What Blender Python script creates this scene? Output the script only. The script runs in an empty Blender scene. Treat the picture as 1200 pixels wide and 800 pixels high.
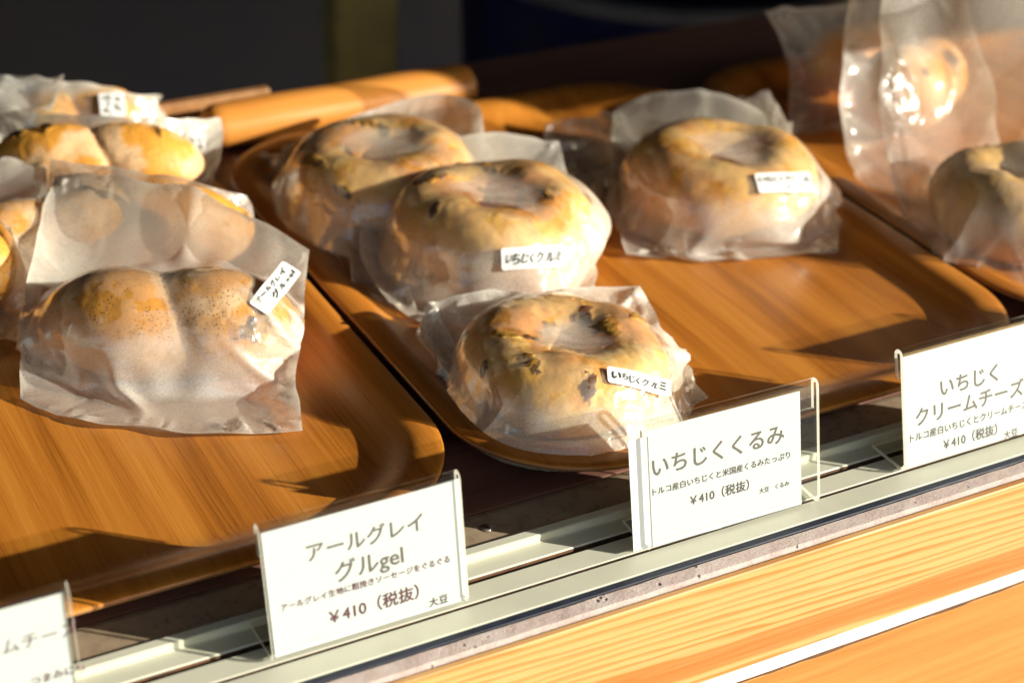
import bpy, bmesh, math, random
import numpy as np
from mathutils import Vector, Matrix, noise
from mathutils.bvhtree import BVHTree

S = bpy.context.scene
COL = S.collection
rng = random.Random(7)
pi = math.pi

# ------------------------------------------------------------------ camera
FPX = 2060.98                                     # focal length in pixels of a 1200 px wide frame
AX = np.array([4325., -1039., FPX]); AX /= np.linalg.norm(AX)
AY = np.array([-1280., -1240., FPX]); AY -= AX * (AX @ AY); AY /= np.linalg.norm(AY)
AZ = np.cross(AX, AY)
ROT = np.stack([AX, AY, AZ], 1)                   # world -> camera (x right, y down, z forward)
EYE = np.array([-0.19269, -0.54058, 0.48876])
cam = bpy.data.cameras.new("camera")
cam.sensor_width = 36.0
cam.lens = FPX / 1200 * 36
cam.clip_start, cam.clip_end = 0.02, 60
cam.dof.use_dof = True
cam.dof.focus_distance = 0.835
cam.dof.aperture_fstop = 6.2
co = bpy.data.objects.new("camera", cam)
COL.objects.link(co)
rw = ROT.T
co.matrix_world = Matrix(((rw[0][0], -rw[0][1], -rw[0][2], EYE[0]),
                          (rw[1][0], -rw[1][1], -rw[1][2], EYE[1]),
                          (rw[2][0], -rw[2][1], -rw[2][2], EYE[2]), (0, 0, 0, 1)))
S.camera = co


def ray(px, py):
    return ROT.T @ np.array([px - 600., py - 400., FPX])


def W(px, py, z):
    """the point at height z (mm) seen at a pixel of the photograph, in metres"""
    d = ray(px, py)
    return EYE + d * ((z / 1000. - EYE[2]) / d[2])


# ------------------------------------------------------------------ light
SUN = Vector((0.790, -0.612, 0.322)).normalized()  # towards the sun
el = math.asin(SUN.z)
az = math.atan2(SUN.x, SUN.y)
w = bpy.data.worlds.new("World")
S.world = w
w.use_nodes = True
wn = w.node_tree.nodes
sky = wn.new("ShaderNodeTexSky")
sky.sky_type = 'NISHITA'
sky.sun_disc = False
sky.sun_elevation = el
sky.sun_rotation = az
w.node_tree.links.new(sky.outputs[0], wn["Background"].inputs[0])
wn["Background"].inputs[1].default_value = 0.092
sl = bpy.data.lights.new("sun", 'SUN')
sl.energy = 5.0
sl.angle = math.radians(0.6)
sl.color = (1.0, 0.955, 0.86)
so = bpy.data.objects.new("sun", sl)
so.rotation_euler = SUN.to_track_quat('Z', 'Y').to_euler()
so.location = (2, -2, 2)
COL.objects.link(so)
S.view_settings.view_transform = 'Standard'
S.view_settings.look = 'None'
S.view_settings.exposure = 1.0
S.view_settings.gamma = 1.0
cy = S.cycles
cy.use_denoising = True
cy.max_bounces = 12
cy.transparent_max_bounces = 48
cy.transmission_bounces = 8
cy.caustics_reflective = False
cy.caustics_refractive = False
cy.sample_clamp_indirect = 6.0


# ------------------------------------------------------------------ helpers: objects
def link(o, parent=None):
    COL.objects.link(o)
    if parent is not None:
        o.parent = parent
    return o


def mesh_obj(name, verts, faces, mats, parent=None, smooth=True, fm=None):
    me = bpy.data.meshes.new(name)
    me.from_pydata([tuple(v) for v in verts], [], [tuple(f) for f in faces])
    for m in (mats if isinstance(mats, (list, tuple)) else [mats]):
        me.materials.append(m)
    if fm is not None:
        me.polygons.foreach_set('material_index', fm)
    me.polygons.foreach_set('use_smooth', [smooth] * len(me.polygons))
    me.update()
    return link(bpy.data.objects.new(name, me), parent)


def tag(o, label=None, cat=None, group=None, kind=None):
    if label: o['label'] = label
    if cat: o['category'] = cat
    if group: o['group'] = group
    if kind: o['kind'] = kind
    return o


def empty(name, loc):
    o = bpy.data.objects.new(name, None)
    o.empty_display_size = 0.01
    o.location = loc
    return link(o)


def bm_obj(name, bm, mats, parent=None, smooth=False):
    bmesh.ops.recalc_face_normals(bm, faces=bm.faces)
    me = bpy.data.meshes.new(name)
    bm.to_mesh(me)
    bm.free()
    for m in (mats if isinstance(mats, (list, tuple)) else [mats]):
        me.materials.append(m)
    me.polygons.foreach_set('use_smooth', [smooth] * len(me.polygons))
    return link(bpy.data.objects.new(name, me), parent)


def box(bm, x0, x1, y0, y1, z0, z1, bev=0.0, seg=2):
    r = bmesh.ops.create_cube(bm, size=1)
    vs = r['verts']
    for v in vs:
        v.co = Vector(((x0 + x1) / 2 + v.co.x * (x1 - x0), (y0 + y1) / 2 + v.co.y * (y1 - y0), (z0 + z1) / 2 + v.co.z * (z1 - z0)))
    if bev:
        es = list({e for v in vs for e in v.link_edges})
        bmesh.ops.bevel(bm, geom=es, offset=bev, segments=seg, affect='EDGES', profile=0.5)


def extrude_profile(name, prof, x0, x1, mats, parent=None, nx=1, smooth=False, fm=None, caps=True, jit=None):
    """closed (y, z) profile swept along x"""
    n = len(prof)
    V, F, M = [], [], []
    for i in range(nx + 1):
        x = x0 + (x1 - x0) * i / nx
        for k, (y, z) in enumerate(prof):
            dy, dz = jit(i, k) if jit else (0, 0)
            V.append((x, y + dy, z + dz))
    for i in range(nx):
        for k in range(n):
            F.append((i * n + k, (i + 1) * n + k, (i + 1) * n + (k + 1) % n, i * n + (k + 1) % n))
            M.append(fm[k] if fm else 0)
    if caps:
        F.append(tuple(range(n))); M.append(1 if fm else 0)
        F.append(tuple(nx * n + k for k in reversed(range(n)))); M.append(1 if fm else 0)
    return mesh_obj(name, V, F, mats, parent, smooth, M)


# ------------------------------------------------------------------ helpers: materials
class NT:
    def __init__(self, name):
        self.m = bpy.data.materials.new(name)
        self.m.use_nodes = True
        self.t = self.m.node_tree
        self.n = self.t.nodes
        self.b = self.n["Principled BSDF"]
        self.out = self.n["Material Output"]

    def add(self, typ, ins=None, **kw):
        nd = self.n.new(typ)
        for k, v in kw.items():
            setattr(nd, k, v)
        for k, v in (ins or {}).items():
            self.set(nd.inputs[k], v)
        return nd

    def set(self, sock, v):
        if isinstance(v, bpy.types.NodeSocket):
            self.t.links.new(v, sock)
        elif isinstance(v, bpy.types.Node):
            self.t.links.new(v.outputs[0], sock)
        else:
            if sock.type == 'RGBA' and len(v) == 3:
                v = (*v, 1)
            sock.default_value = v

    def p(self, **kw):
        for k, v in kw.items():
            self.set(self.b.inputs[k.replace('_', ' ')], v)

    def coord(self, scale=(1, 1, 1), rot=(0, 0, 0), loc=(0, 0, 0), out='Object'):
        tc = self.add("ShaderNodeTexCoord")
        return self.add("ShaderNodeMapping", {"Vector": tc.outputs[out], "Scale": scale, "Rotation": rot, "Location": loc}).outputs[0]

    def noise(self, vec, scale=5., detail=4., rough=.55, dist=0.):
        return self.add("ShaderNodeTexNoise", {"Vector": vec, "Scale": scale, "Detail": detail, "Roughness": rough, "Distortion": dist}).outputs["Fac"]

    def ramp(self, fac, stops, interp='LINEAR'):
        r = self.add("ShaderNodeValToRGB", {"Fac": fac})
        e = r.color_ramp
        e.interpolation = interp
        while len(e.elements) < len(stops):
            e.elements.new(0.5)
        for el_, (p, c) in zip(e.elements, stops):
            el_.position = p
            el_.color = (*c, 1) if isinstance(c, (tuple, list)) else (c, c, c, 1)
        return r.outputs["Color"]

    def mix(self, fac, a, b, mode='MIX'):
        x = self.add("ShaderNodeMix", data_type='RGBA', blend_type=mode)
        self.set(x.inputs[0], fac); self.set(x.inputs[6], a); self.set(x.inputs[7], b)
        return x.outputs[2]

    def math(self, op, a, b=0.5, c=None, clamp=False):
        x = self.add("ShaderNodeMath", operation=op, use_clamp=clamp)
        self.set(x.inputs[0], a); self.set(x.inputs[1], b)
        if c is not None: self.set(x.inputs[2], c)
        return x.outputs[0]

    def rng(self, v, a, b, c=0., d=1.):
        return self.add("ShaderNodeMapRange", {0: v, 1: a, 2: b, 3: c, 4: d}, interpolation_type='SMOOTHSTEP').outputs[0]

    def attr(self, name):
        return self.add("ShaderNodeAttribute", attribute_name=name).outputs["Fac"]

    def bump(self, h, strength=.3, dist=.001):
        nb = self.add("ShaderNodeBump", {"Height": h, "Strength": strength, "Distance": dist})
        self.t.links.new(nb.outputs[0], self.b.inputs["Normal"])
        return nb.outputs[0]

    def ior(self, v):
        """index of refraction that reads the same from either side of a thin sheet"""
        bf = self.add("ShaderNodeNewGeometry").outputs["Backfacing"]
        return self.math('ADD', v, self.math('MULTIPLY', bf, 1. / v - v))

    def surf(self, sh):
        self.set(self.out.inputs["Surface"], sh)


def m_wood(name, dark, mid, light, along='Y', rough=.36, scale=1., seed=0., coat=.25, bumps=.12, band=1.0, warm=None):
    N = NT(name)
    st = (26 * scale, 1.3 * scale, 26 * scale) if along == 'Y' else (1.3 * scale, 26 * scale, 26 * scale)
    fn = (820 * scale, 9 * scale, 820 * scale) if along == 'Y' else (9 * scale, 820 * scale, 820 * scale)
    v = N.coord(st, loc=(seed, seed * 1.7, seed * .3))
    a = N.noise(v, 1.0, 5, .6, .9)
    v2 = N.coord(fn, loc=(seed, seed, seed))
    b = N.noise(v2, 1.0, 4, .65, .3)
    c = N.noise(N.coord((70 * scale, 3 * scale, 70 * scale) if along == 'Y' else (3 * scale, 70 * scale, 70 * scale), loc=(seed * 2, 3, 1)), 1., 3, .5, .4)
    f = N.math('ADD', N.math('MULTIPLY', a, .55 * band), N.math('ADD', N.math('MULTIPLY', b, .34), N.math('MULTIPLY', c, .34)))
    col = N.ramp(f, [(.46, dark), (.60, mid), (.76, light)])
    pores = N.ramp(b, [(.60, 0.), (.70, 1.)])
    col = N.mix(N.math('MULTIPLY', pores, .38), col, tuple(x * .45 for x in dark))
    N.p(Base_Color=col, Roughness=N.rng(b, .3, .7, rough - .06, rough + .1), Coat_Weight=coat, Coat_Roughness=.22)
    N.bump(b, bumps, .0006)
    return N.m


def m_plain(name, col, rough=.5, nscale=60., var=.12, metal=0., spec=.5, bumpy=.0):
    N = NT(name)
    v = N.coord((1, 1, 1))
    n = N.noise(v, nscale, 5, .6)
    c = N.mix(N.rng(n, .3, .7), tuple(max(0, x * (1 - var)) for x in col), tuple(min(1, x * (1 + var)) for x in col))
    N.p(Base_Color=c, Roughness=N.rng(n, .3, .7, rough * .85, min(1, rough * 1.15)), Metallic=metal, Specular_IOR_Level=spec)
    if bumpy: N.bump(n, bumpy, .0008)
    return N.m


M = {}
M['tray'] = m_wood("tray_teak", (.22, .062, .007), (.45, .152, .016), (.62, .245, .034), 'Y', rough=.33, seed=2.3, band=1.0)
M['bar'] = m_wood('bar_wood', (.40, .13, .018), (.58, .22, .035), (.68, .29, .06), 'X', rough=.4, seed=4.4)
M['tray_edge'] = m_wood("tray_edge", (.24, .10, .03), (.36, .17, .06), (.46, .24, .10), 'Y', rough=.4, seed=9.)
M['board'] = m_wood("dark_board", (.110, .050, .036), (.180, .082, .055), (.250, .120, .080), 'X', rough=.42, seed=5.1, coat=.1)


def m_pine():
    N = NT("pine_front")
    v = N.coord((1, 1, 1))
    z = N.add("ShaderNodeSeparateXYZ", {0: v}).outputs[2]
    warp = N.noise(N.coord((2.2, 1, 30.)), 1., 3, .5)
    warp2 = N.noise(N.coord((7., 1, 190.)), 1., 3, .6)
    zz = N.math('ADD', z, N.math('MULTIPLY', N.math('ADD', N.math('SUBTRACT', warp, .5), N.math('MULTIPLY', N.add('ShaderNodeSeparateXYZ', {0: v}).outputs[0], 1.6)), .018))
    zz = N.math('ADD', zz, N.math('MULTIPLY', N.math('SUBTRACT', warp2, .5), .0062))
    ph = N.math('FRACT', N.math('MULTIPLY', zz, 225.))
    line = N.math('MULTIPLY', N.rng(ph, .25, .80), N.rng(ph, .86, .99, 1., 0.))
    fib = N.noise(N.coord((14., 1, 900.)), 1., 4, .65)
    fleck = N.noise(N.coord((90., 1, 700.)), 1., 3, .6)
    line = N.math('MULTIPLY', line, N.rng(N.noise(N.coord((3., 1, 120.)), 1., 2, .5), .3, .65, .55, 1.0))
    col = N.mix(line, (.585, .325, .118), (.41, .155, .026))
    col = N.mix(N.math('MULTIPLY', N.rng(fib, .4, .7), .35), col, (.55, .26, .06))
    heart = N.math('MULTIPLY', N.rng(zz, -.0330, -.0400), N.rng(zz, -.0530, -.0470))
    col = N.mix(N.math('MULTIPLY', heart, N.rng(fib, .2, .7, .55, 1.)), col, (.40, .130, .020))
    col = N.mix(N.math('MULTIPLY', N.rng(fleck, .62, .75), .3), col, (.40, .14, .03))
    N.p(Base_Color=col, Roughness=.45, Coat_Weight=.15, Coat_Roughness=.3)
    N.bump(fib, .15, .0005)
    return N.m


M['front'] = m_pine()
M['front_low'] = m_wood("pine_low", (.38, .135, .022), (.46, .185, .036), (.53, .235, .058), 'X', rough=.45, seed=7.7, coat=.1, scale=2.2)
M['rail'] = m_plain("rail_cream", (.56, .55, .42), .36, 40., .03)
M['rail_back'] = m_plain("rail_shade_brown", (.30, .225, .145), .30, 120., .14)  # flange: the rail's brown shade put into the base colour
M['gasket'] = m_plain("rubber_gasket", (.012, .016, .030), .55, 90., .3)
M['caulk'] = m_plain("white_caulk", (.66, .62, .57), .5, 110., .06, bumpy=.3)
M['paper'] = m_plain("card_paper", (.55, .572, .57), .75, 400., .02)
M['sticker'] = m_plain("sticker_paper", (.68, .68, .63), .85, 300., .03, spec=.15)
M['ink_grey'] = m_plain("ink_grey", (.105, .090, .082), .7, 500., .1)
M['ink_dark'] = m_plain("ink_dark", (.060, .045, .042), .7, 500., .1)
M['ink_plum'] = m_plain("ink_plum", (.085, .018, .030), .7, 500., .1)
M['ink_pen'] = m_plain("ink_pen", (.020, .018, .015), .6, 500., .15)
M['steel'] = m_plain("screw_steel", (.42, .36, .30), .35, 300., .2, metal=.8)
M['dark'] = m_plain("void", (.004, .004, .005), .9, 20., .2)
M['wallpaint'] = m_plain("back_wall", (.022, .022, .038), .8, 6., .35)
M['facade'] = m_plain("facade", (.25, .22, .19), .8, 12., .2)
M['paving'] = m_plain('paving', (.36, .31, .25), .85, 8., .15)
M['gap_shade'] = m_plain('joint_shadow', (.10, .045, .018), .9, 90., .4)
M['olive'] = m_plain("olive", (.20, .16, .04), .7, 30., .2)
M['navy'] = m_plain("navy_tub", (.012, .016, .075), .4, 30., .2)
M['greyrim'] = m_plain("grey_rim", (.07, .07, .08), .5, 30., .2)


def m_stone():
    N = NT("stone_ledge")
    v = N.coord((1, 1, 1))
    n = N.noise(v, 900., 5, .75)
    n2 = N.noise(v, 60., 4, .6)
    c = N.ramp(n, [(.28, (.24, .175, .15)), (.46, (.40, .30, .26)), (.70, (.52, .43, .38))])
    c = N.mix(N.rng(n2, .35, .7, 0, .5), c, (.60, .52, .46))
    pit = N.add("ShaderNodeTexVoronoi", {"Vector": v, "Scale": 170.}).outputs["Distance"]
    pits = N.math('MULTIPLY', N.ramp(pit, [(.10, 1.), (.19, 0.)]), N.ramp(n2, [(.5, 0.), (.58, 1.)]))
    c = N.mix(pits, c, (.035, .025, .022))
    N.p(Base_Color=c, Roughness=.85)
    N.bump(N.math('SUBTRACT', n, pits), .6, .0012)
    return N.m


M['stone'] = m_stone()


def m_acrylic(name, edge=False):
    N = NT(name)
    tr = N.add("ShaderNodeBsdfTransparent", {"Color": (.96, .97, .95)})
    gl = N.add("ShaderNodeBsdfGlossy", {"Color": (1, 1, 1), "Roughness": .04})
    fr = N.add("ShaderNodeFresnel", {"IOR": N.ior(1.45)})
    scr = N.noise(N.coord((1, 1, 1)), 90., 3, .5)
    f = N.math('ADD', N.math('MULTIPLY', fr, .8), N.rng(scr, .66, .75, 0., .04), clamp=True)
    if edge:
        df = N.add("ShaderNodeBsdfTranslucent", {"Color": (.95, .95, .82)})
        d2 = N.add("ShaderNodeBsdfDiffuse", {"Color": (.95, .95, .85)})
        m0 = N.add("ShaderNodeMixShader", {0: .5, 1: df, 2: d2})
        m1 = N.add("ShaderNodeMixShader", {0: .72, 1: tr, 2: m0})
        N.surf(N.add("ShaderNodeMixShader", {0: N.math('ADD', f, .08, clamp=True), 1: m1, 2: gl}))
    else:
        N.surf(N.add("ShaderNodeMixShader", {0: f, 1: tr, 2: gl}))
    return N.m


M['acrylic'] = m_acrylic("clear_acrylic")
M['acrylic_edge'] = m_acrylic("acrylic_cut_edge", True)


def m_film(name, milk_hi=.57, milk_lo=.18, tint=(.985, .925, .79), crinkle=.36, rough=.075, gloss=2.3):
    """thin fogged plastic: clear where it clings to the bread, cloudy where it stands off it"""
    N = NT(name)
    v = N.coord((1, 1, 1))
    gap = N.attr('gap')
    edge = N.attr('seam')
    n = N.noise(v, 45., 4, .6, .5)
    n2 = N.noise(v, 900., 2, .5)
    nb = N.noise(v, 16., 3, .5, .3)
    g = N.math('ADD', gap, N.math('MULTIPLY', N.math('SUBTRACT', n, .5), .0055))
    blob = N.rng(N.noise(v, 52., 4, .55, .5), .505, .565)          # where the moist film clings
    milk = N.math('ADD', N.rng(g, .0010, .0042, milk_lo, milk_hi), N.rng(gap, .005, .015, 0., .07))
    touch = N.rng(gap, .0012, .0030, 1., 0.)
    milk = N.math('MULTIPLY', milk, N.math('SUBTRACT', 1., N.math('MULTIPLY', N.math('MULTIPLY', blob, touch), .86)))
    milk = N.math('MULTIPLY', milk, N.rng(nb, .25, .75, .70, 1.20))
    milk = N.math('MULTIPLY', milk, N.rng(n2, .3, .7, .85, 1.15))
    flap = N.attr('flap')
    milk = N.math('MULTIPLY', milk, N.math('SUBTRACT', 1., N.math('MULTIPLY', flap, .55)))
    milk = N.math('ADD', milk, N.math('MULTIPLY', edge, .42), clamp=True)
    tr = N.add("ShaderNodeBsdfTransparent", {"Color": (.985, .98, .965)})
    di = N.add("ShaderNodeBsdfDiffuse", {"Color": tint})
    tl = N.add("ShaderNodeBsdfTranslucent", {"Color": tint})
    scat = N.add("ShaderNodeMixShader", {0: .42, 1: di, 2: tl})
    base = N.add("ShaderNodeMixShader", {0: milk, 1: tr, 2: scat})
    bn = N.add("ShaderNodeBump", {"Height": N.noise(v, 260., 3, .6, .4), "Strength": .14, "Distance": .0007})
    cr = N.coord((1, 1, 1))
    wv = N.add("ShaderNodeMix", data_type='VECTOR')
    N.set(wv.inputs[0], .018); N.set(wv.inputs[4], cr)
    N.set(wv.inputs[5], N.add("ShaderNodeTexNoise", {"Vector": cr, "Scale": 40., "Detail": 2.}).outputs["Color"])
    vo = N.add("ShaderNodeTexVoronoi", {"Vector": wv.outputs[1], "Scale": 62.}, distance='MANHATTAN').outputs["Distance"]
    vo2 = N.add("ShaderNodeTexVoronoi", {"Vector": wv.outputs[1], "Scale": 150.}, distance='MANHATTAN').outputs["Distance"]
    msk = N.rng(N.noise(v, 22., 2, .5), .44, .62)
    crk = N.math('ADD', N.math('MULTIPLY', vo, N.math('ADD', .35, msk)), N.math('MULTIPLY', vo2, N.math('MULTIPLY', msk, .35)))
    bn = N.add("ShaderNodeBump", {"Height": crk, "Strength": crinkle, "Distance": .0040, "Normal": bn.outputs[0]})
    ga = N.add("ShaderNodeBsdfGlossy", {"Color": (1, 1, 1), "Roughness": rough, "Normal": bn.outputs[0]})
    gb = N.add("ShaderNodeBsdfGlossy", {"Color": (1, .98, .93), "Roughness": .24, "Normal": bn.outputs[0]})
    gl = N.add("ShaderNodeMixShader", {0: .45, 1: ga, 2: gb})
    fr = N.add("ShaderNodeFresnel", {"IOR": N.ior(1.5), "Normal": bn.outputs[0]})
    N.surf(N.add("ShaderNodeMixShader", {0: N.math('MINIMUM', N.math('MULTIPLY', fr, gloss), .36), 1: base, 2: gl}))
    return N.m


M['film'] = m_film("bag_film")
M['film_clear'] = m_film("bag_film_clear", .22, .10, (.96, .90, .79), .16, .15, .4)


def m_bagel(name, crust, pale, toast, dark, seed, speck=0., t0=.55, t1=1.05):
    N = NT(name)
    v = N.coord((1, 1, 1), loc=(seed, seed * .7, 0))
    n = N.noise(v, 26., 5, .6, .4)
    n2 = N.noise(v, 110., 4, .65)
    t = N.attr('toast')
    ck = N.attr('chunk')
    c = N.mix(N.rng(n, .32, .68), pale, crust)
    c = N.mix(N.rng(N.math('ADD', t, N.math('MULTIPLY', N.math('SUBTRACT', n2, .5), .7)), t0, t1), c, toast)
    c = N.mix(N.math('MULTIPLY', N.rng(n2, .45, .75), .16), c, tuple(x * .55 for x in crust))
    fig = N.mix(N.rng(N.noise(v, 75., 2, .5), .42, .58), dark, (.30, .155, .022))
    c = N.mix(N.rng(N.math('ADD', ck, N.math('MULTIPLY', N.math('SUBTRACT', n2, .5), .9)), .30, .62), c, fig)
    if speck:
        vo = N.add("ShaderNodeTexVoronoi", {"Vector": v, "Scale": 560.})
        sp = N.math('MULTIPLY', N.ramp(vo.outputs["Distance"], [(.16, 1.), (.30, 0.)]), N.rng(N.noise(v, 60., 2, .5), .40, .54))
        c = N.mix(N.math('MULTIPLY', sp, speck), c, (.055, .022, .010))
    N.p(Base_Color=c, Roughness=.52, Specular_IOR_Level=.4, Subsurface_Weight=.25, Subsurface_Radius=(.006, .003, .0015), Subsurface_Scale=1.0)
    N.bump(N.math('ADD', N.math('MULTIPLY', n2, .7), N.noise(v, 480., 3, .6)), .28, .0009)
    return N.m


M['bagel'] = m_bagel("bagel_crust", (.84, .45, .085), (.88, .57, .21), (.74, .31, .05), (.105, .040, .015), 1.)
M['bagel_plain'] = m_bagel("cream_bagel_crust", (.86, .44, .065), (.89, .55, .16), (.76, .32, .04), (.10, .035, .015), 4.)
M['tea'] = m_bagel("tea_bread_crust", (.68, .39, .16), (.76, .51, .28), (.66, .29, .035), (.055, .022, .010), 7., speck=.95, t0=.42, t1=.80)
M['brown'] = m_bagel("brown_bread_crust", (.44, .27, .12), (.56, .38, .20), (.56, .33, .09), (.05, .025, .015), 3., speck=.5)

# ------------------------------------------------------------------ the setting
X0, X1 = -1.1, 1.6


def struct(o, label=None):
    o['kind'] = 'structure'
    return o


# dark board the trays lie on
bm = bmesh.new()
box(bm, X0, X1, .0605, .585, -.030, .0002, .0015)
struct(bm_obj("counter", bm, M['board']))
# window track: cream rail with grooves (front lip, two channels, raised rib, screwed flange)
prof = [(-.0125, -.02), (-.0125, -.0002), (-.0123, 0), (-.0002, 0), (0, -.0003), (0, -.0042), (.0024, -.0042), (.0024, -.0008),
        (.0028, -.0004), (.0140, -.0004), (.0146, -.0008), (.0146, -.0052), (.0182, -.0052), (.0182, -.0010), (.0188, -.0004),
        (.0282, -.0004), (.0290, 0), (.0292, .0030), (.0298, .0034), (.0342, .0034), (.0348, .0030), (.0350, -.0002), (.0372, -.0004), (.0376, .0004), (.0382, .0010),
        (.0565, .0010), (.0592, .0006), (.0604, -.0006), (.0604, -.02)]
fm = [0] * len(prof)
for k, (y, z) in enumerate(prof):
    if y >= .0372: fm[k] = 2
    if z < -.004 and 0 <= y < .05: fm[k] = 3  # groove faces: their shade is painted in as dark brown
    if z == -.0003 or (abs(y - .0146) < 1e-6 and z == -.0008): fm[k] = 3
track = struct(extrude_profile("window_track", prof, X0, X1, [M['rail'], M['rail'], M['rail_back'], M['gap_shade']], nx=1, fm=fm))
for px_ in (124., 424., -176.):
    bm = bmesh.new()
    bmesh.ops.create_cone(bm, cap_ends=True, segments=28, radius1=.0034, radius2=.0026, depth=.0007)
    bmesh.ops.translate(bm, vec=(px_ / 1000, .0475, .00135), verts=bm.verts)
    sc = bm_obj("screw", bm, M['steel'], track, True)
    bm = bmesh.new()
    for a in (0.5, 0.5 + pi / 2):
        r = bmesh.ops.create_cube(bm, size=1)
        for v in r['verts']:
            x, y = v.co.x * .0032, v.co.y * .0008
            v.co = Vector((px_ / 1000 + x * math.cos(a) - y * math.sin(a), .0475 + x * math.sin(a) + y * math.cos(a), .0017 + v.co.z * .0003 + (a > 1) * .00003))
    bm_obj("cross_slot", bm, M['dark'], sc)
# black gasket gap, stone ledge, pine boards, white caulk line
struct(extrude_profile("gasket_strip", [(-.0168, -.02), (-.0168, -.0010), (-.0164, -.0006), (-.0129, -.0006), (-.0126, -.0010), (-.0126, -.02)], X0, X1, M['gasket']))
NST = 420


def sj(i, k):
    if k in (1, 2, 3, 4): return ((noise.noise(Vector((i * .41, k, 0)))) * .00035, noise.noise(Vector((i * .53, k * 3, 5))) * .00035)
    return (0, 0)


struct(extrude_profile("stone_ledge", [(-.0258, -.02), (-.0258, -.0024), (-.0248, -.0010), (-.0185, -.0001), (-.0172, -.0012), (-.0168, -.02)], X0, X1, M['stone'], nx=NST, smooth=False, jit=sj))
struct(extrude_profile("upper_front_board", [(-.0300, -.0610), (-.0300, -.0036), (-.0296, -.0028), (-.0270, -.0028), (-.0268, -.0036), (-.0268, -.0610)], X0, X1, M['front']))
struct(extrude_profile("caulk_line", [(-.0298, -.0690), (-.0304, -.0686), (-.0306, -.0650), (-.0304, -.0614), (-.0298, -.0611), (-.0280, -.0611), (-.0280, -.0690)], X0, X1, M['caulk'], nx=260,
                       jit=lambda i, k: (noise.noise(Vector((i * .3, 0, k))) * .0002, noise.noise(Vector((i * .21, 2, 0))) * .0006 if k in (0, 1) else 0)))
struct(extrude_profile("board_gap_shade", [(-.0299, -.0712), (-.0299, -.0689), (-.0281, -.0689), (-.0281, -.0712)], X0, X1, M['gap_shade'], nx=300,  # dark strip below the caulk, painting the shade of the open gap
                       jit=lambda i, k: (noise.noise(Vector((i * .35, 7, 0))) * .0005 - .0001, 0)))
struct(extrude_profile("lower_front_board", [(-.0301, -.32), (-.0301, -.0712), (-.0299, -.0706), (-.0276, -.0706), (-.0274, -.0712), (-.0274, -.32)], X0, X1, M['front_low']))
# the dim inside of the shop, and the front wall whose opening the counter stands in
bm = bmesh.new()
box(bm, -9., 9., 2.4, 2.5, -1.0, 2.6)
struct(bm_obj("back_wall", bm, M['wallpaint']))
bm = bmesh.new()
box(bm, -9., 9., .0, 2.4, -1.1, -1.0)
struct(bm_obj("floor", bm, M['wallpaint']))
bm = bmesh.new()
box(bm, -9., 9., .0, 2.5, 2.6, 2.7)
struct(bm_obj("ceiling", bm, M['wallpaint']))
bm = bmesh.new()
box(bm, -9., 9., -.02, .06, .42, 2.6)
box(bm, 1.000, 9., -.021, .059, .258, .4199)  # added unseen low lintel, shaped to shade the back right
struct(bm_obj("wall", bm, M['facade']))
bm = bmesh.new()
box(bm, -9., 9., -.64, -.0201, .70, .73)  # added slab out of view, there to cut the sky light
struct(bm_obj("sky_blocker", bm, M['facade']))
bm = bmesh.new()
box(bm, -30., 30., -9., -.06, -1.02, -.95)
struct(bm_obj("pavement", bm, M['paving']))

# ------------------------------------------------------------------ wooden trays
def rrect(x0, x1, y0, y1, r, n=14, bow=0.):
    pts = []
    for cx, cy, a0 in ((x1 - r, y0 + r, -pi / 2), (x1 - r, y1 - r, 0), (x0 + r, y1 - r, pi / 2), (x0 + r, y0 + r, pi)):
        for i in range(n + 1):
            a = a0 + pi / 2 * i / n
            pts.append((cx + r * math.cos(a), cy + r * math.sin(a)))
    return pts


def make_tray(x0, x1, y0, y1, label):
    root = empty("wooden_tray", ((x0 + x1) / 2, (y0 + y1) / 2, 0))
    tag(root, label, "tray", "wooden trays side by side on the counter")
    cx, cy = (x0 + x1) / 2, (y0 + y1) / 2
    prof = [(0, 13.2), (.3, 14.1), (1.0, 14.5), (4, 14.75), (8, 14.8), (11, 14.6), (14, 13.9), (17, 12.6), (20, 11.0), (23, 9.3), (26, 7.8), (29, 6.6), (32, 5.8), (36, 5.1), (41, 4.8), (48, 4.7)]
    under = [(0, 13.2), (.4, 11.6), (3, 11.3), (8, 10.9), (14, 9.4), (20, 6.2), (26, 3.2), (32, 1.4), (38, .8)]
    R = 74.

    def rings(pr, flip):
        V, F = [], []
        n = None
        for d, z in pr:
            q = rrect(x0 * 1000 + d, x1 * 1000 - d, y0 * 1000 + d, y1 * 1000 - d, max(R - d * .8, 12))
            n = len(q)
            V += [(x / 1000 - cx, y / 1000 - cy, z / 1000) for x, y in q]
        for k in range(len(pr) - 1):
            for i in range(n):
                f = (k * n + i, k * n + (i + 1) % n, (k + 1) * n + (i + 1) % n, (k + 1) * n + i)
                F.append(f[::-1] if flip else f)
        last = [(len(pr) - 1) * n + i for i in range(n)]
        F.append(last[::-1] if flip else last)
        return V, F
    V, F = rings(prof, False)
    mesh_obj("tray_bed", V, F, M['tray'], root)
    V2, F2 = rings(under, True)
    mesh_obj("tray_underside", V2, F2, M['tray_edge'], root)
    return root


make_tray(-.203, .1330, .0535, .487, "brown wooden tray under the pile of speckled tea breads")
make_tray(.1375, .4835, .0475, .485, "brown wooden tray carrying the walnut bagels and the smooth golden bagel")
make_tray(.4880, .829, .0535, .470, "brown wooden tray under the dark breads in tall bags")

# thin light strip along the back edge of the board
bm = bmesh.new()
box(bm, -.6, .215, .556, .564, .0004, .017, .001)
tag(bm_obj("wooden_batten", bm, M['tray_edge']), "thin pale wooden batten lying behind the trays", "batten")
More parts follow.
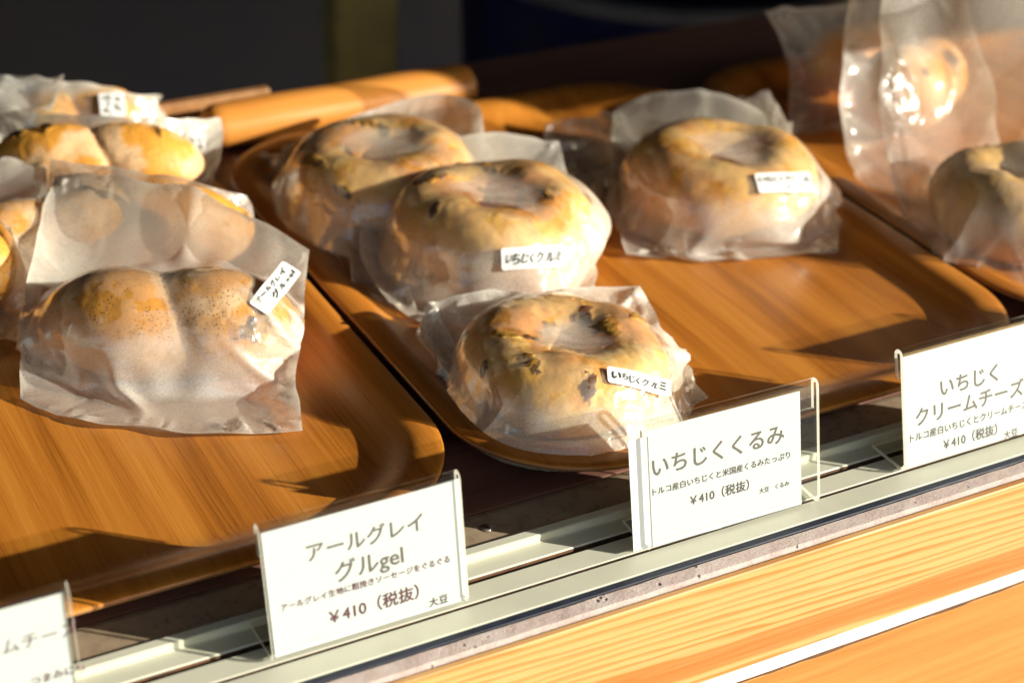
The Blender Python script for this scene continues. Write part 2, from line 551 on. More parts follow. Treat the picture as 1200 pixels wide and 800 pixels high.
# rounded wooden bar lying across behind the trays
def log(x0, x1, y, z, r):
    V, F = [], []
    nx, na = 60, 40
    for i in range(nx + 1):
        t = i / nx
        x = x0 + (x1 - x0) * t
        e = min(t, 1 - t) * (x1 - x0) / .012
        rr = r * (math.sqrt(1 - (1 - min(e, 1)) ** 2) * .55 + .45 if e < 1 else 1) * (1 + .02 * math.sin(x * 70))
        for k in range(na):
            a = 2 * pi * k / na
            V.append((x - x0, rr * math.cos(a), rr * .86 * math.sin(a)))
    for i in range(nx):
        for k in range(na):
            F.append((i * na + k, (i + 1) * na + k, (i + 1) * na + (k + 1) % na, i * na + (k + 1) % na))
    F.append(tuple(range(na))); F.append(tuple(nx * na + k for k in reversed(range(na))))
    o = mesh_obj("wooden_bar", V, F, M['bar'])
    o.location = (x0, y, z)
    return o


tag(log(.150, .352, .512, .0155, .0175), "rounded orange wooden bar lying behind the trays, glowing in the sun", "wooden bar")
# dim things on the far side
bm = bmesh.new()
box(bm, .46, .53, 1.02, 1.06, -1.0, .5, .006)
tag(bm_obj("wooden_post", bm, M['olive']), "dim olive upright post in the dark behind the counter", "post")
tub = empty("plastic_tub", (.86, 1.02, -.22))
tag(tub, "dark blue round tub with a grey rim in the gloom behind the counter", "tub")
tub.location.z = -1.0


def lathe(name, prof, mat, parent, n=64):
    V, F = [], []
    for r, z in prof:
        for i in range(n):
            a = 2 * pi * i / n
            V.append((r * math.cos(a), r * math.sin(a), z))
    for k in range(len(prof) - 1):
        for i in range(n):
            F.append((k * n + i, k * n + (i + 1) % n, (k + 1) * n + (i + 1) % n, (k + 1) * n + i))
    return mesh_obj(name, V, F, mat, parent)


lathe("tub_wall", [(.0, .0), (.20, .0), (.235, .90), (.228, .90), (.19, .05), (0, .05)], M['navy'], tub)
lathe("tub_rim", [(.229, .902), (.243, .902), (.245, .915), (.238, .922), (.229, .915), (.229, .902)], M['greyrim'], tub)

# ------------------------------------------------------------------ lettering
_cu = bpy.data.curves.new("lettering_source", 'FONT')
_to = bpy.data.objects.new("lettering_source", _cu)
COL.objects.link(_to)


def glyph_mesh(text, weight=0., cell=.2):
    """(verts Nx2, faces) of a line of text in em units, baseline at 0"""
    _cu.body = text
    _cu.size = 1.0
    _cu.offset = weight
    _cu.resolution_u = 3
    _cu.fill_mode = 'FRONT'
    dg = bpy.context.evaluated_depsgraph_get()
    dg.update()
    me = bpy.data.meshes.new_from_object(_to.evaluated_get(dg))
    V = np.array([v.co[:2] for v in me.vertices]) if len(me.vertices) else np.zeros((0, 2))
    F = [tuple(p.vertices) for p in me.polygons]
    bpy.data.meshes.remove(me)
    return V, F


def handwritten(text, seed):
    """one glyph at a time, each a little turned and shifted, as written with a pen"""
    r = random.Random(seed)
    V, F, x = [], [], 0.
    for ch in text:
        g, f = glyph_mesh(ch, .020)
        if len(g):
            a = r.uniform(-.22, .16)
            s = r.uniform(.80, 1.08)
            c = g.mean(0)
            q = (g - c) * np.array([s * r.uniform(.75, .95), s])
            q[:, 0] += .16 * q[:, 1]
            q = q @ np.array([[math.cos(a), math.sin(a)], [-math.sin(a), math.cos(a)]])
            wdt = q[:, 0].max() - q[:, 0].min()
            q[:, 0] += x - q[:, 0].min()
            q[:, 1] += c[1] + r.uniform(-.07, .07)
            o = len(V)
            V += list(q)
            F += [tuple(i + o for i in ff) for ff in f]
            x += wdt + r.uniform(.05, .13)
        else:
            x += .3
    return np.array(V), F


# ------------------------------------------------------------------ price signs
def price_sign(bl, rot, wd, lean, lines, label, spare=None, card=(2., 89.), card_top=55.5, ht=63.):
    """bl: bottom front corner on the track; lines: (text, px start, px end, ink, weight)"""
    root = empty("price_sign", (bl[0], bl[1], .0004))
    root.rotation_euler = (0, 0, rot)
    tag(root, label, "price sign", "acrylic price signs standing on the window track")
    L = lean
    t = .0021
    nrm = np.array([-math.sin(0), 0])
    up = np.array([math.sin(L), math.cos(L)])       # (y, z) up the leaning sheet
    nb = np.array([math.cos(L), -math.sin(L)])      # towards the back
    # centre line of the folded sheet: foot, bend, upright, U-bend, short lip
    c = [np.array([.0275, t / 2]), np.array([.0075, t / 2])]
    rb = .0035
    for i in range(1, 6):
        a = i / 6 * (pi / 2 + L)
        c.append(np.array([.0055 - rb * math.sin(a) * 1.0, t / 2 + rb - rb * math.cos(a)]))
    base = np.array([.0018, .0046])
    h = ht / 1000
    c.append(base)
    c.append(base + up * (h - .0075))
    top = base + up * (h - .0062)
    ru = .0021
    for i in range(1, 8):
        a = pi * i / 8
        c.append(top + nb * (ru - ru * math.cos(a)) + up * ru * math.sin(a))
    c.append(top + nb * 2 * ru - up * .001)
    c.append(top + nb * 2 * ru - up * .0125)
    c = np.array(c)
    # offset both ways -> closed profile
    tg = np.gradient(c, axis=0)
    tg /= np.linalg.norm(tg, axis=1)[:, None]
    nn = np.stack([-tg[:, 1], tg[:, 0]], 1) * t / 2
    a, b = c + nn, c - nn
    prof = [tuple(p) for p in a] + [tuple(p) for p in b[::-1]]
    n = len(c)
    V, F, FM = [], [], []
    for x in (0, wd):
        V += [(x, p[0], p[1]) for p in prof]
    m = len(prof)
    for k in range(m):
        F.append((k, m + k, m + (k + 1) % m, (k + 1) % m))
        FM.append(1 if k in (n - 1, m - 1) or (n * 0 + 8) < 0 else 0)
    for k in range(n - 1):
        F.append((k, k + 1, m - 2 - k, m - 1 - k)); FM.append(1)
        F.append((m + k + 1, m + k, 2 * m - 1 - k, 2 * m - 2 - k)); FM.append(1)
    mesh_obj("acrylic_holder", V, F, [M['acrylic'], M['acrylic_edge']], root, False, FM)

    def onsheet(x, s, off):
        p = base + up * s + nb * off
        return (x, p[0], p[1])

    def card_mesh(name, xa, xb, s0, s1, off, sk=0.):
        V, F = [], []
        for dz in (0, .0003):
            for x, s in ((xa, s0), (xb, s0 + sk), (xb, s1 + sk), (xa, s1)):
                V.append(onsheet(x, s, off + dz))
        F = [(0, 1, 2, 3), (7, 6, 5, 4), (0, 4, 5, 1), (1, 5, 6, 2), (2, 6, 7, 3), (3, 7, 4, 0)]
        return mesh_obj(name, V, F, M['paper'], root, False)
    cf = .00155
    cd = card_mesh("printed_card", card[0] / 1000, card[1] / 1000, -.0026, card_top / 1000, cf)
    if spare:
        card_mesh("spare_card", spare[0] / 1000, spare[1] / 1000, -.0024, spare[2] / 1000, cf + .0007, spare[3] / 1000)
    # lettering laid on the card where it stands on the photograph's card
    cr, sr = math.cos(rot), math.sin(rot)
    o3 = np.array([bl[0], bl[1], .0004])
    ex = np.array([cr, sr, 0])
    ey = np.array([-sr, cr, 0])
    e_up = ey * up[0] + np.array([0, 0, 1]) * up[1]
    org = o3 + ey * base[0] + np.array([0, 0, base[1]])
    nv = np.cross(ex, e_up)

    def loc(px, py):
        d = ray(px, py)
        tt = ((org - EYE) @ nv) / (d @ nv)
        q = EYE + d * tt - org
        return np.array([q @ ex, q @ e_up])
    groups = {}
    for text, p0, p1, ink, wt in lines:
        A, B = loc(*p0), loc(*p1)
        g, f = glyph_mesh(text)
        x0, x1 = g[:, 0].min(), g[:, 0].max()
        s = (B[0] - A[0]) / (x1 - x0)
        V, F = groups.setdefault(ink, ([], []))
        y0 = (A[1] + B[1]) / 2
        for q, (sx, sy) in enumerate(((0, 0), (wt, 0), (-wt, 0), (0, wt), (0, -wt)) if wt else ((0, 0),)):
            o = len(V)
            for gx, gy in g:
                V.append(onsheet(A[0] + (gx - x0 + sx) * s, y0 + (gy + sy) * s, cf - .00010 - q * .00001))
            F += [tuple(i + o for i in ff) for ff in f]
    for ink, (V, F) in groups.items():
        mesh_obj("lettering", V, F, M[ink], cd, False)
    return root


price_sign((0., 0.), 0.0, .0912, math.radians(10.5), [
    ("アールグレイ", (362, 658), (498, 621), 'ink_grey', .016),
    ("グルgel", (395, 681), (475, 661), 'ink_grey', .016),
    ("アールグレイ生地に粗挽きソーセージをぐるぐる", (331, 716), (529, 660), 'ink_plum', .020),
    ("￥410（税抜）", (388, 730), (493, 702), 'ink_plum', .022),
    ("大豆", (505, 712), (527, 706), 'ink_dark', .018)],
    "acrylic price sign reading アールグレイ グルgel with grey and plum lettering", spare=(60., 91.6, 55., .6), card=(1.5, 88.5))
price_sign((.1836, -.0032), math.radians(-1.2), .0942, math.radians(12.5), [
    ("いちじくくるみ", (767, 559), (921, 517), 'ink_grey', .016),
    ("トルコ産白いちじくと米国産くるみたっぷり", (767, 581), (928, 537), 'ink_dark', .018),
    ("￥410（税抜）", (811, 591), (880, 575), 'ink_dark', .018),
    ("大豆　くるみ", (892, 579), (927, 569), 'ink_dark', .018)],
    "acrylic price sign reading いちじくくるみ, a blank white card sticking out behind it", spare=(-7.8, 40., 52.5, -.8), card=(2., 85.2))
price_sign((.3325, -.0028), 0.0, .0915, math.radians(15.5), [
    ("いちじく", (1105, 465), (1172, 444), 'ink_grey', .016),
    ("クリームチーズ", (1076, 499), (1202, 462), 'ink_grey', .016),
    ("トルコ産白いちじくとクリームチーズ", (1069, 518), (1207, 478), 'ink_dark', .018),
    ("￥410（税抜）", (1108, 526), (1171, 509), 'ink_dark', .018),
    ("大豆　乳", (1179, 515), (1212, 505), 'ink_dark', .018)],
    "acrylic price sign reading いちじく クリームチーズ, cut off by the picture's edge", card=(2., 89.))
price_sign((-.1705, .0006), 0.0, .0915, math.radians(5.), [
    ("クリームチーズ", (-66, 790), (93, 742), 'ink_plum', .0),
    ("つまみにも", (38, 805), (101, 786), 'ink_plum', .020)],
    "acrylic price sign of which only ムチーズ can be read in plum lettering", card=(2., 89.5), card_top=56.)
price_sign((.478, -.002), 0.0, .0915, math.radians(12.), [],
    "acrylic price sign standing past the cream cheese one", card=(2., 89.))


# ------------------------------------------------------------------ breads
class Bagel:
    def __init__(s, c, R=39., a=20., kz=1.15, seed=0, floor=5.2, tilt=(0, 0), notch=0.):
        s.c = np.array(c, float); s.R = R / 1000; s.a = a / 1000; s.kz = kz; s.seed = seed; s.fl = floor / 1000
        r = random.Random(seed)
        s.h = [(r.uniform(.04, .075) / k ** .5, k, r.uniform(0, 6.28)) for k in (1, 2, 3, 5)]
        s.h2 = [(r.uniform(.012, .026), k, r.uniform(0, 6.28)) for k in (3, 4, 6)]

    def rad(s, th, ph):
        v = 1.
        for A, k, p in s.h: v = v + A * np.cos(k * th + p) * (1 + .5 * np.sin(ph + p * 2))
        for A, k, p in s.h2: v = v + A * np.cos(k * th + 2 * ph + p)
        return s.a * v

    def sdf(s, P):
        q = P - s.c
        rr = np.hypot(q[..., 0], q[..., 1])
        th = np.arctan2(q[..., 1], q[..., 0])
        dr = rr - s.R
        dz = q[..., 2] / s.kz
        a = s.rad(th, np.arctan2(dz, dr))
        D = np.sqrt(dr * dr + dz * dz) + 1e-9
        d = D - a
        gr, gz = dr / D, dz / D / s.kz
        g = np.stack([gr * q[..., 0] / (rr + 1e-9), gr * q[..., 1] / (rr + 1e-9), gz], -1)
        g /= np.linalg.norm(g, axis=-1, keepdims=True) + 1e-9
        return d, g

    def verts(s, nu=180, nv=80):
        th = np.linspace(0, 2 * pi, nu, endpoint=False)[:, None]
        ph = np.linspace(0, 2 * pi, nv, endpoint=False)[None, :]
        a = s.rad(th, ph)
        rr = np.maximum(s.R + a * np.cos(ph), .0015)
        return np.stack([rr * np.cos(th), rr * np.sin(th), a * np.sin(ph) * s.kz + 0 * th], -1), True


class Coil:
    """a long roll wound in a spiral: bulges and slanting creases"""
    def __init__(s, c, L=128., r=29., ang=0., bulges=2., kz=.95, seed=0, skew=.9, floor=5.2, depth=.20, bend=.0):
        s.c = np.array(c, float); s.L = L / 1000; s.r = r / 1000; s.ang = ang; s.b = bulges; s.kz = kz; s.seed = seed; s.skew = skew; s.fl = floor / 1000; s.dp = depth; s.bend = bend
        s.e = np.array([math.cos(ang), math.sin(ang), 0]); s.f = np.array([-math.sin(ang), math.cos(ang), 0])
        s.ph0 = random.Random(seed).uniform(-.15, .15)

    def rad(s, t, ph):
        """t in -1..1 along the axis"""
        cap = np.sqrt(np.clip(1 - np.abs(t) ** 2.8, 0, 1))
        x = (t * .5 + .5) * s.b + s.skew * np.cos(ph - .8) * .28 + s.ph0
        return s.r * cap * (1 - s.dp + s.dp * np.abs(np.sin(pi * x)) ** .55)

    def sdf(s, P):
        q = P - s.c
        u, v, z = q @ s.e, q @ s.f, q[..., 2] / s.kz
        t = np.clip(u / (s.L / 2), -.985, .985)
        v = v - s.bend * t * t
        ph = np.arctan2(z, v)
        D = np.hypot(v, z) + 1e-9
        over = np.maximum(np.abs(u) - s.L / 2 * .985, 0)
        d = np.hypot(D, over) - s.rad(t, ph)
        nu = np.sign(u) * np.clip((np.abs(t) - .55) / .45, 0, 1) ** 2
        g = (v / D)[..., None] * s.f + nu[..., None] * s.e
        g = g + np.stack([0 * z, 0 * z, z / D / s.kz], -1)
        g /= np.linalg.norm(g, axis=-1, keepdims=True) + 1e-9
        return d * .92, g

    def verts(s, nu=120, nv=80):
        t = np.sin(np.linspace(-pi / 2, pi / 2, nu))[:, None] * .9995
        ph = np.linspace(0, 2 * pi, nv, endpoint=False)[None, :]
        a = s.rad(t, ph)
        u = t * s.L / 2 + 0 * ph
        v = a * np.cos(ph) + s.bend * t * t
        z = a * np.sin(ph) * s.kz
        return u[..., None] * s.e + v[..., None] * s.f + np.stack([0 * z, 0 * z, z], -1), False


def fbm(p, sc, o=(0, 0, 0), oct=3):
    q = Vector((p[0] * sc + o[0], p[1] * sc + o[1], p[2] * sc + o[2]))
    return noise.fractal(q, .9, 2.1, oct)


def build_bread(name, B, mat, label, cat, group, chunks=0, seed=0, toast_bias=0.):
    P, closed = B.verts()
    nu, nv = P.shape[:2]
    r = random.Random(seed + 11)
    flat = P.reshape(-1, 3)
    # normals by differences
    du = np.roll(P, -1, 0) - np.roll(P, 1, 0) if closed else np.gradient(P, axis=0)
    dv = np.roll(P, -1, 1) - np.roll(P, 1, 1)
    Nn = np.cross(du, dv)
    Nn /= np.linalg.norm(Nn, axis=-1, keepdims=True) + 1e-12
    cen = P.mean(axis=1, keepdims=True)
    sgn = np.sign((Nn * (P - cen)).sum(-1, keepdims=True)); sgn[sgn == 0] = 1
    Nn = (Nn * sgn).reshape(-1, 3)
    off = (seed * 3.1, seed * 1.7, seed)
    spots = []
    for _ in range(chunks):
        for _try in range(200):
            i = r.randrange(len(flat))
            if Nn[i][2] > .15 and all(np.linalg.norm(flat[i] - flat[j]) > .014 for j, _, _ in spots): break
        spots.append((i, r.uniform(.0040, .0095), r.uniform(0, 6)))
    V, T, Ck = [], [], []
    for i, p in enumerate(flat):
        n = Nn[i]
        d = fbm(p, 48, off) * .0007 + fbm(p, 170, off, 3) * .0003
        tt = .5 + fbm(p, 34, (off[0] + 9, off[1], off[2])) * .75 + toast_bias + max(0, n[2]) * .22
        ck = 0.
        for j, s, a in spots:
            dd = p - flat[j]
            e1 = dd[0] * math.cos(a) + dd[1] * math.sin(a); e2 = -dd[0] * math.sin(a) + dd[1] * math.cos(a)
            ds = math.sqrt(e1 * e1 * .55 + e2 * e2 * 3.2 + dd[2] ** 2 * 1.3) / s * (1 + .55 * fbm(p, 150, off, 3))
            if ds < 1.7:
                ck = max(ck, 1 - ds ** 2 * .75 + fbm(p, 260, off, 2) * .55)
        ck = max(0., min(1., ck))
        d += ck * (.0012 + .0010 * fbm(p, 330, off, 2))
        q = B.c + p + n * d
        q[2] = max(q[2], B.fl + .0004)
        V.append(q); T.append(max(0, min(1, tt))); Ck.append(ck)
    F = []
    for i in range(nu if closed else nu - 1):
        for j in range(nv):
            F.append((i * nv + j, ((i + 1) % nu) * nv + j, ((i + 1) % nu) * nv + (j + 1) % nv, i * nv + (j + 1) % nv))
    if not closed:
        F.append(tuple(range(nv))); F.append(tuple((nu - 1) * nv + j for j in range(nv)))
    base = np.array([B.c[0], B.c[1], B.fl])
    o = mesh_obj(name, [v - base for v in V], F, mat)
    o.location = base
    bm = bmesh.new(); bm.from_mesh(o.data); bmesh.ops.recalc_face_normals(bm, faces=bm.faces); bm.to_mesh(o.data); bm.free()
    for nm, arr in (('toast', T), ('chunk', Ck)):
        at = o.data.attributes.new(nm, 'FLOAT', 'POINT')
        at.data.foreach_set('value', arr)
    tag(o, label, cat, group)
    return o


# ------------------------------------------------------------------ plastic bags: a sheet relaxed over the bread, then let out so that it creases
def qbez(a, m, b, t):
    """curve through a, m (at t=.5), b"""
    c = 2 * m - (a + b) / 2
    return ((1 - t) ** 2)[:, None] * a + (2 * t * (1 - t))[:, None] * c + (t ** 2)[:, None] * b


def smooth_noise(n, m, k, r):
    g = r.standard_normal((k + 3, k + 3))
    x = np.linspace(0, k, n); y = np.linspace(0, k, m)
    xi = np.floor(x).astype(int); yi = np.floor(y).astype(int)
    fx = (x - xi)[:, None]; fy = (y - yi)[None, :]
    fx = fx * fx * (3 - 2 * fx); fy = fy * fy * (3 - 2 * fy)
    return (g[xi][:, yi] * (1 - fx) * (1 - fy) + g[xi + 1][:, yi] * fx * (1 - fy) + g[xi][:, yi + 1] * (1 - fx) * fy + g[xi + 1][:, yi + 1] * fx * fy)


def coons(FL, FR, BR, BL, mids, n, m):
    """u runs FL->FR, v runs front->back; mids: F, R, B, L"""
    u = np.linspace(0, 1, n); v = np.linspace(0, 1, m)
    cF = qbez(FL, mids[0], FR, u); cB = qbez(BL, mids[2], BR, u)
    cL = qbez(FL, mids[3], BL, v); cR = qbez(FR, mids[1], BR, v)
    U, Vv = u[:, None, None], v[None, :, None]
    return (1 - Vv) * cF[:, None] + Vv * cB[:, None] + (1 - U) * cL[None] + U * cR[None] - (
        (1 - U) * (1 - Vv) * FL + U * (1 - Vv) * FR + (1 - U) * Vv * BL + U * Vv * BR)


def relax(Q, breads, floor, excess, seed, free=None, puff=.0, iters=170, bend=.35, lift=.07, skin=.0007, aniso=(1., 1.), creases=0, stand=.0085):
    n, m = Q.shape[:2]
    r = np.random.default_rng(seed)
    P = Q.copy()
    fixed = np.zeros((n, m), bool)
    fixed[0, :] = fixed[-1, :] = True
    fixed[:, 0] = fixed[:, -1] = True
    fl = fixed[..., None]
    uu = np.sin(np.linspace(0, pi, n))[:, None] * np.sin(np.linspace(0, pi, m))[None, :]
    if breads:
        P[..., 2] += lift * uu ** .5

    def collide(P):
        for b in breads:
            d, g = b.sdf(P)
            pen = np.clip(skin + .35 * stand * np.clip(1 - g[..., 2], 0, 1) ** 1.3 - d, 0, .01)
            P = P + g * (pen * (~fixed))[..., None]
        P[..., 2] = np.maximum(P[..., 2], floor)
        return P
    # the taut sheet first, coarse to fine
    for st, its in ((6, 260), (3, 160), (1, 90)):
        ii = np.unique(np.append(np.arange(0, n, st), n - 1)); jj = np.unique(np.append(np.arange(0, m, st), m - 1))
        p = P[ii][:, jj]; q0 = Q[ii][:, jj]
        fx = np.zeros(p.shape[:2] + (1,), bool); fx[0] = fx[-1] = True; fx[:, 0] = fx[:, -1] = True
        for _ in range(its):
            avg = (np.roll(p, 1, 0) + np.roll(p, -1, 0) + np.roll(p, 1, 1) + np.roll(p, -1, 1)) / 4
            p = np.where(fx, q0, p + .95 * (avg - p))
            for b in breads:
                d, g = b.sdf(p)
                p = p + g * np.clip(skin + stand * np.clip(1 - g[..., 2], 0, 1) ** 1.3 - d, 0, .01)[..., None]
            p[..., 2] = np.maximum(p[..., 2], floor)
            p = np.where(fx, q0, p)
        if st > 1:                                # back to the full grid
            t = np.stack([np.stack([np.interp(np.arange(n), ii, p[:, j, k]) for j in range(len(jj))], 1) for k in range(3)], -1)
            P = np.stack([np.stack([np.interp(np.arange(m), jj, t[i, :, k]) for i in range(n)], 0) for k in range(3)], -1)
            P = np.where(fl, Q, P)
        else:
            P = np.where(fl, Q, p)
    # let out
    idx = np.arange(n * m).reshape(n, m)
    ex = excess * np.clip(1 + .9 * smooth_noise(n, m, 4, r), .05, 2.6)
    exf = ex.reshape(-1)
    fw = (~fixed).astype(float).reshape(-1)
    cons = []
    flat = P.reshape(-1, 3).copy()

    def addc(a, b, k, onlypush=False, mul=1.):
        a, b = a.reshape(-1), b.reshape(-1)
        rest = np.linalg.norm(flat[a] - flat[b], axis=1) * (1 + mul * (exf[a] + exf[b]) / 2)
        wa, wb = fw[a], fw[b]
        sw = wa + wb
        ok = sw > 0
        cons.append((a[ok], b[ok], rest[ok], k * (wa / np.maximum(sw, 1))[ok][:, None], k * (wb / np.maximum(sw, 1))[ok][:, None], onlypush))
    for par in (0, 1):
        addc(idx[par:-1:2, :], idx[par + 1::2, :][:len(idx[par:-1:2, :])], 1., mul=aniso[0])
        addc(idx[:, par:-1:2], idx[:, par + 1::2][:, :len(idx[0, par:-1:2])], 1., mul=aniso[1])
        a = idx[par:-1:2, :]; b = idx[par + 1::2, :][:len(a)]
        addc(a[:, :-1], b[:, 1:], .4, mul=sum(aniso) / 2); addc(a[:, 1:], b[:, :-1], .4, mul=sum(aniso) / 2)
    for s in (2, 4):
        for par in range(s * 2):
            if (par % (2 * s)) < s:
                sel = [i for i in range(n - s) if (i % (2 * s)) in range(s)]
                break
        for ph in (0, 1):
            ii = np.array([i for i in range(n - s) if (i // s) % 2 == ph])
            jj = np.array([j for j in range(m - s) if (j // s) % 2 == ph])
            if len(ii): addc(idx[ii, :], idx[ii + s, :], bend, True, aniso[0])
            if len(jj): addc(idx[:, jj], idx[:, jj + s], bend, True, aniso[1])
    nz = smooth_noise(n, m, 9, r) * .0016 + smooth_noise(n, m, 22, r) * .0007
    flat[:, 2] += (np.abs(nz) * (~fixed)).reshape(-1)
    prev = flat.copy()
    for it in range(iters):
        vel = (flat - prev) * .90
        prev = flat.copy()
        flat = flat + np.clip(vel, -.002, .002) * fw[:, None]
        flat[:, 2] += (puff - .00004) * fw
        for _ in range(3):
            for a, b, rest, wa, wb, push in cons:
                d = flat[b] - flat[a]
                l = np.linalg.norm(d, axis=1) + 1e-9
                df = (l - rest) / l
                if push: df = np.minimum(df, 0)
                c = d * df[:, None]
                flat[a] += wa * c
                flat[b] -= wb * c
            G = collide(flat.reshape(n, m, 3))
            flat = np.where(fw[:, None] > 0, G.reshape(-1, 3), flat)
    P = flat.reshape(n, m, 3)
    for _ in range(2):
        P = np.where(fl, P, collide(facet(P, 4, 10, .35)))
    if creases:
        P = pleat(P, creases, r)
        P = np.where(fl, Q, P)
        P = np.where(fl, P, collide(P))
    return P


RIDGE = [None]                                    # where the last sheet is folded over on itself


def pleat(P, count, r):
    """straight sharp folds running in from the edges, as stiff film takes them"""
    n, m = P.shape[:2]
    du = np.linalg.norm(np.diff(P, axis=0), axis=-1).mean(); dv = np.linalg.norm(np.diff(P, axis=1), axis=-1).mean()
    X, Y = np.meshgrid(np.arange(n) * du, np.arange(m) * dv, indexing='ij')
    w, h = (n - 1) * du, (m - 1) * dv
    d1 = np.gradient(P, axis=0); d2 = np.gradient(P, axis=1)
    N = np.cross(d1, d2); N /= np.linalg.norm(N, axis=-1, keepdims=True) + 1e-12
    N = np.where(N[..., 2:3] < 0, -N, N)
    rim = np.clip(np.minimum(np.minimum(X, w - X), np.minimum(Y, h - Y)) / .006, 0, 1)
    H = np.zeros((n, m)); K = np.zeros((n, m))
    for c in range(count):
        side = r.choice(4, p=[.42, .20, .16, .22])
        t = r.uniform(.04, .96)
        s = {0: (t * w, 0), 1: (w, t * h), 2: (t * w, h), 3: (0, t * h)}[side]
        if r.random() < .3: s = [(0, 0), (w, 0), (w, h), (0, h)][r.integers(4)]
        e = np.array([w * r.uniform(.2, .8), h * r.uniform(.25, .75)]) - np.array(s)
        L = np.linalg.norm(e); e = e / L
        a = r.uniform(-.35, .35)
        e = np.array([e[0] * math.cos(a) - e[1] * math.sin(a), e[0] * math.sin(a) + e[1] * math.cos(a)])
        L = min(L, r.uniform(.020, .055))
        al = (X - s[0]) * e[0] + (Y - s[1]) * e[1]
        ac = -(X - s[0]) * e[1] + (Y - s[1]) * e[0]
        wd = r.uniform(.0028, .0070) * (1 - .5 * np.clip(al / L, 0, 1))
        lop = r.uniform(.45, 2.2)
        ac = np.where(ac > 0, ac * lop, ac)
        tp = np.clip(al / .008, 0, 1) * np.clip(1.15 * (1 - al / L), 0, 1)
        hh = r.uniform(.0012, .0042) * (1 if r.random() < .72 else -.7)
        H += hh * np.clip(1 - np.abs(ac) / wd, 0, 1) * tp
        K = np.maximum(K, np.clip(1 - np.abs(ac) / (1.1 * max(du, dv)), 0, 1) * np.clip(tp * 1.4, 0, 1) * r.uniform(.3, 1.))
    RIDGE[0] = K * rim
    return P + N * (H * rim)[..., None]


def facet(P, it_n=6, it_v=12, sig=.28):
    """sharpen soft folds into the flat facets and straight creases of stiff plastic"""
    fix = np.zeros(P.shape[:2], bool); fix[0] = fix[-1] = True; fix[:, 0] = fix[:, -1] = True
    P = P.copy()

    def fnorm(P):
        d1 = P[1:, 1:] - P[:-1, :-1]; d2 = P[:-1, 1:] - P[1:, :-1]
        c = np.cross(d1, d2)
        return c / (np.linalg.norm(c, axis=-1, keepdims=True) + 1e-12)
    N = fnorm(P)
    for _ in range(it_n):
        acc = N.copy()
        E = np.pad(N, ((2, 2), (2, 2), (0, 0)), mode='edge')
        for di in range(-2, 3):
            for dj in range(-2, 3):
                if di == dj == 0: continue
                Q = E[2 + di:2 + di + N.shape[0], 2 + dj:2 + dj + N.shape[1]]
                wgt = np.exp(-((Q - N) ** 2).sum(-1) / (2 * sig * sig))[..., None]
                acc = acc + Q * wgt
        N = acc / (np.linalg.norm(acc, axis=-1, keepdims=True) + 1e-12)
    for _ in range(it_v):
        C = (P[1:, 1:] + P[:-1, :-1] + P[:-1, 1:] + P[1:, :-1]) / 4
        D = np.zeros_like(P)
        for si, sj in ((0, 0), (0, 1), (1, 0), (1, 1)):
            sl_ = (slice(si, si + N.shape[0]), slice(sj, sj + N.shape[1]))
            D[sl_] += N * ((C - P[sl_]) * N).sum(-1, keepdims=True)
        P = np.where(fix[..., None], P, P + D / 4)
    return P


def grid_faces(n, m, o=0, flip=False):
    i, j = np.meshgrid(np.arange(n - 1), np.arange(m - 1), indexing='ij')
    a = (o + i * m + j).reshape(-1)
    f = np.stack([a, a + m, a + m + 1, a + 1], 1)
    return f[:, ::-1] if flip else f


BAGS = {}


def pt(t):
    return W(*t)


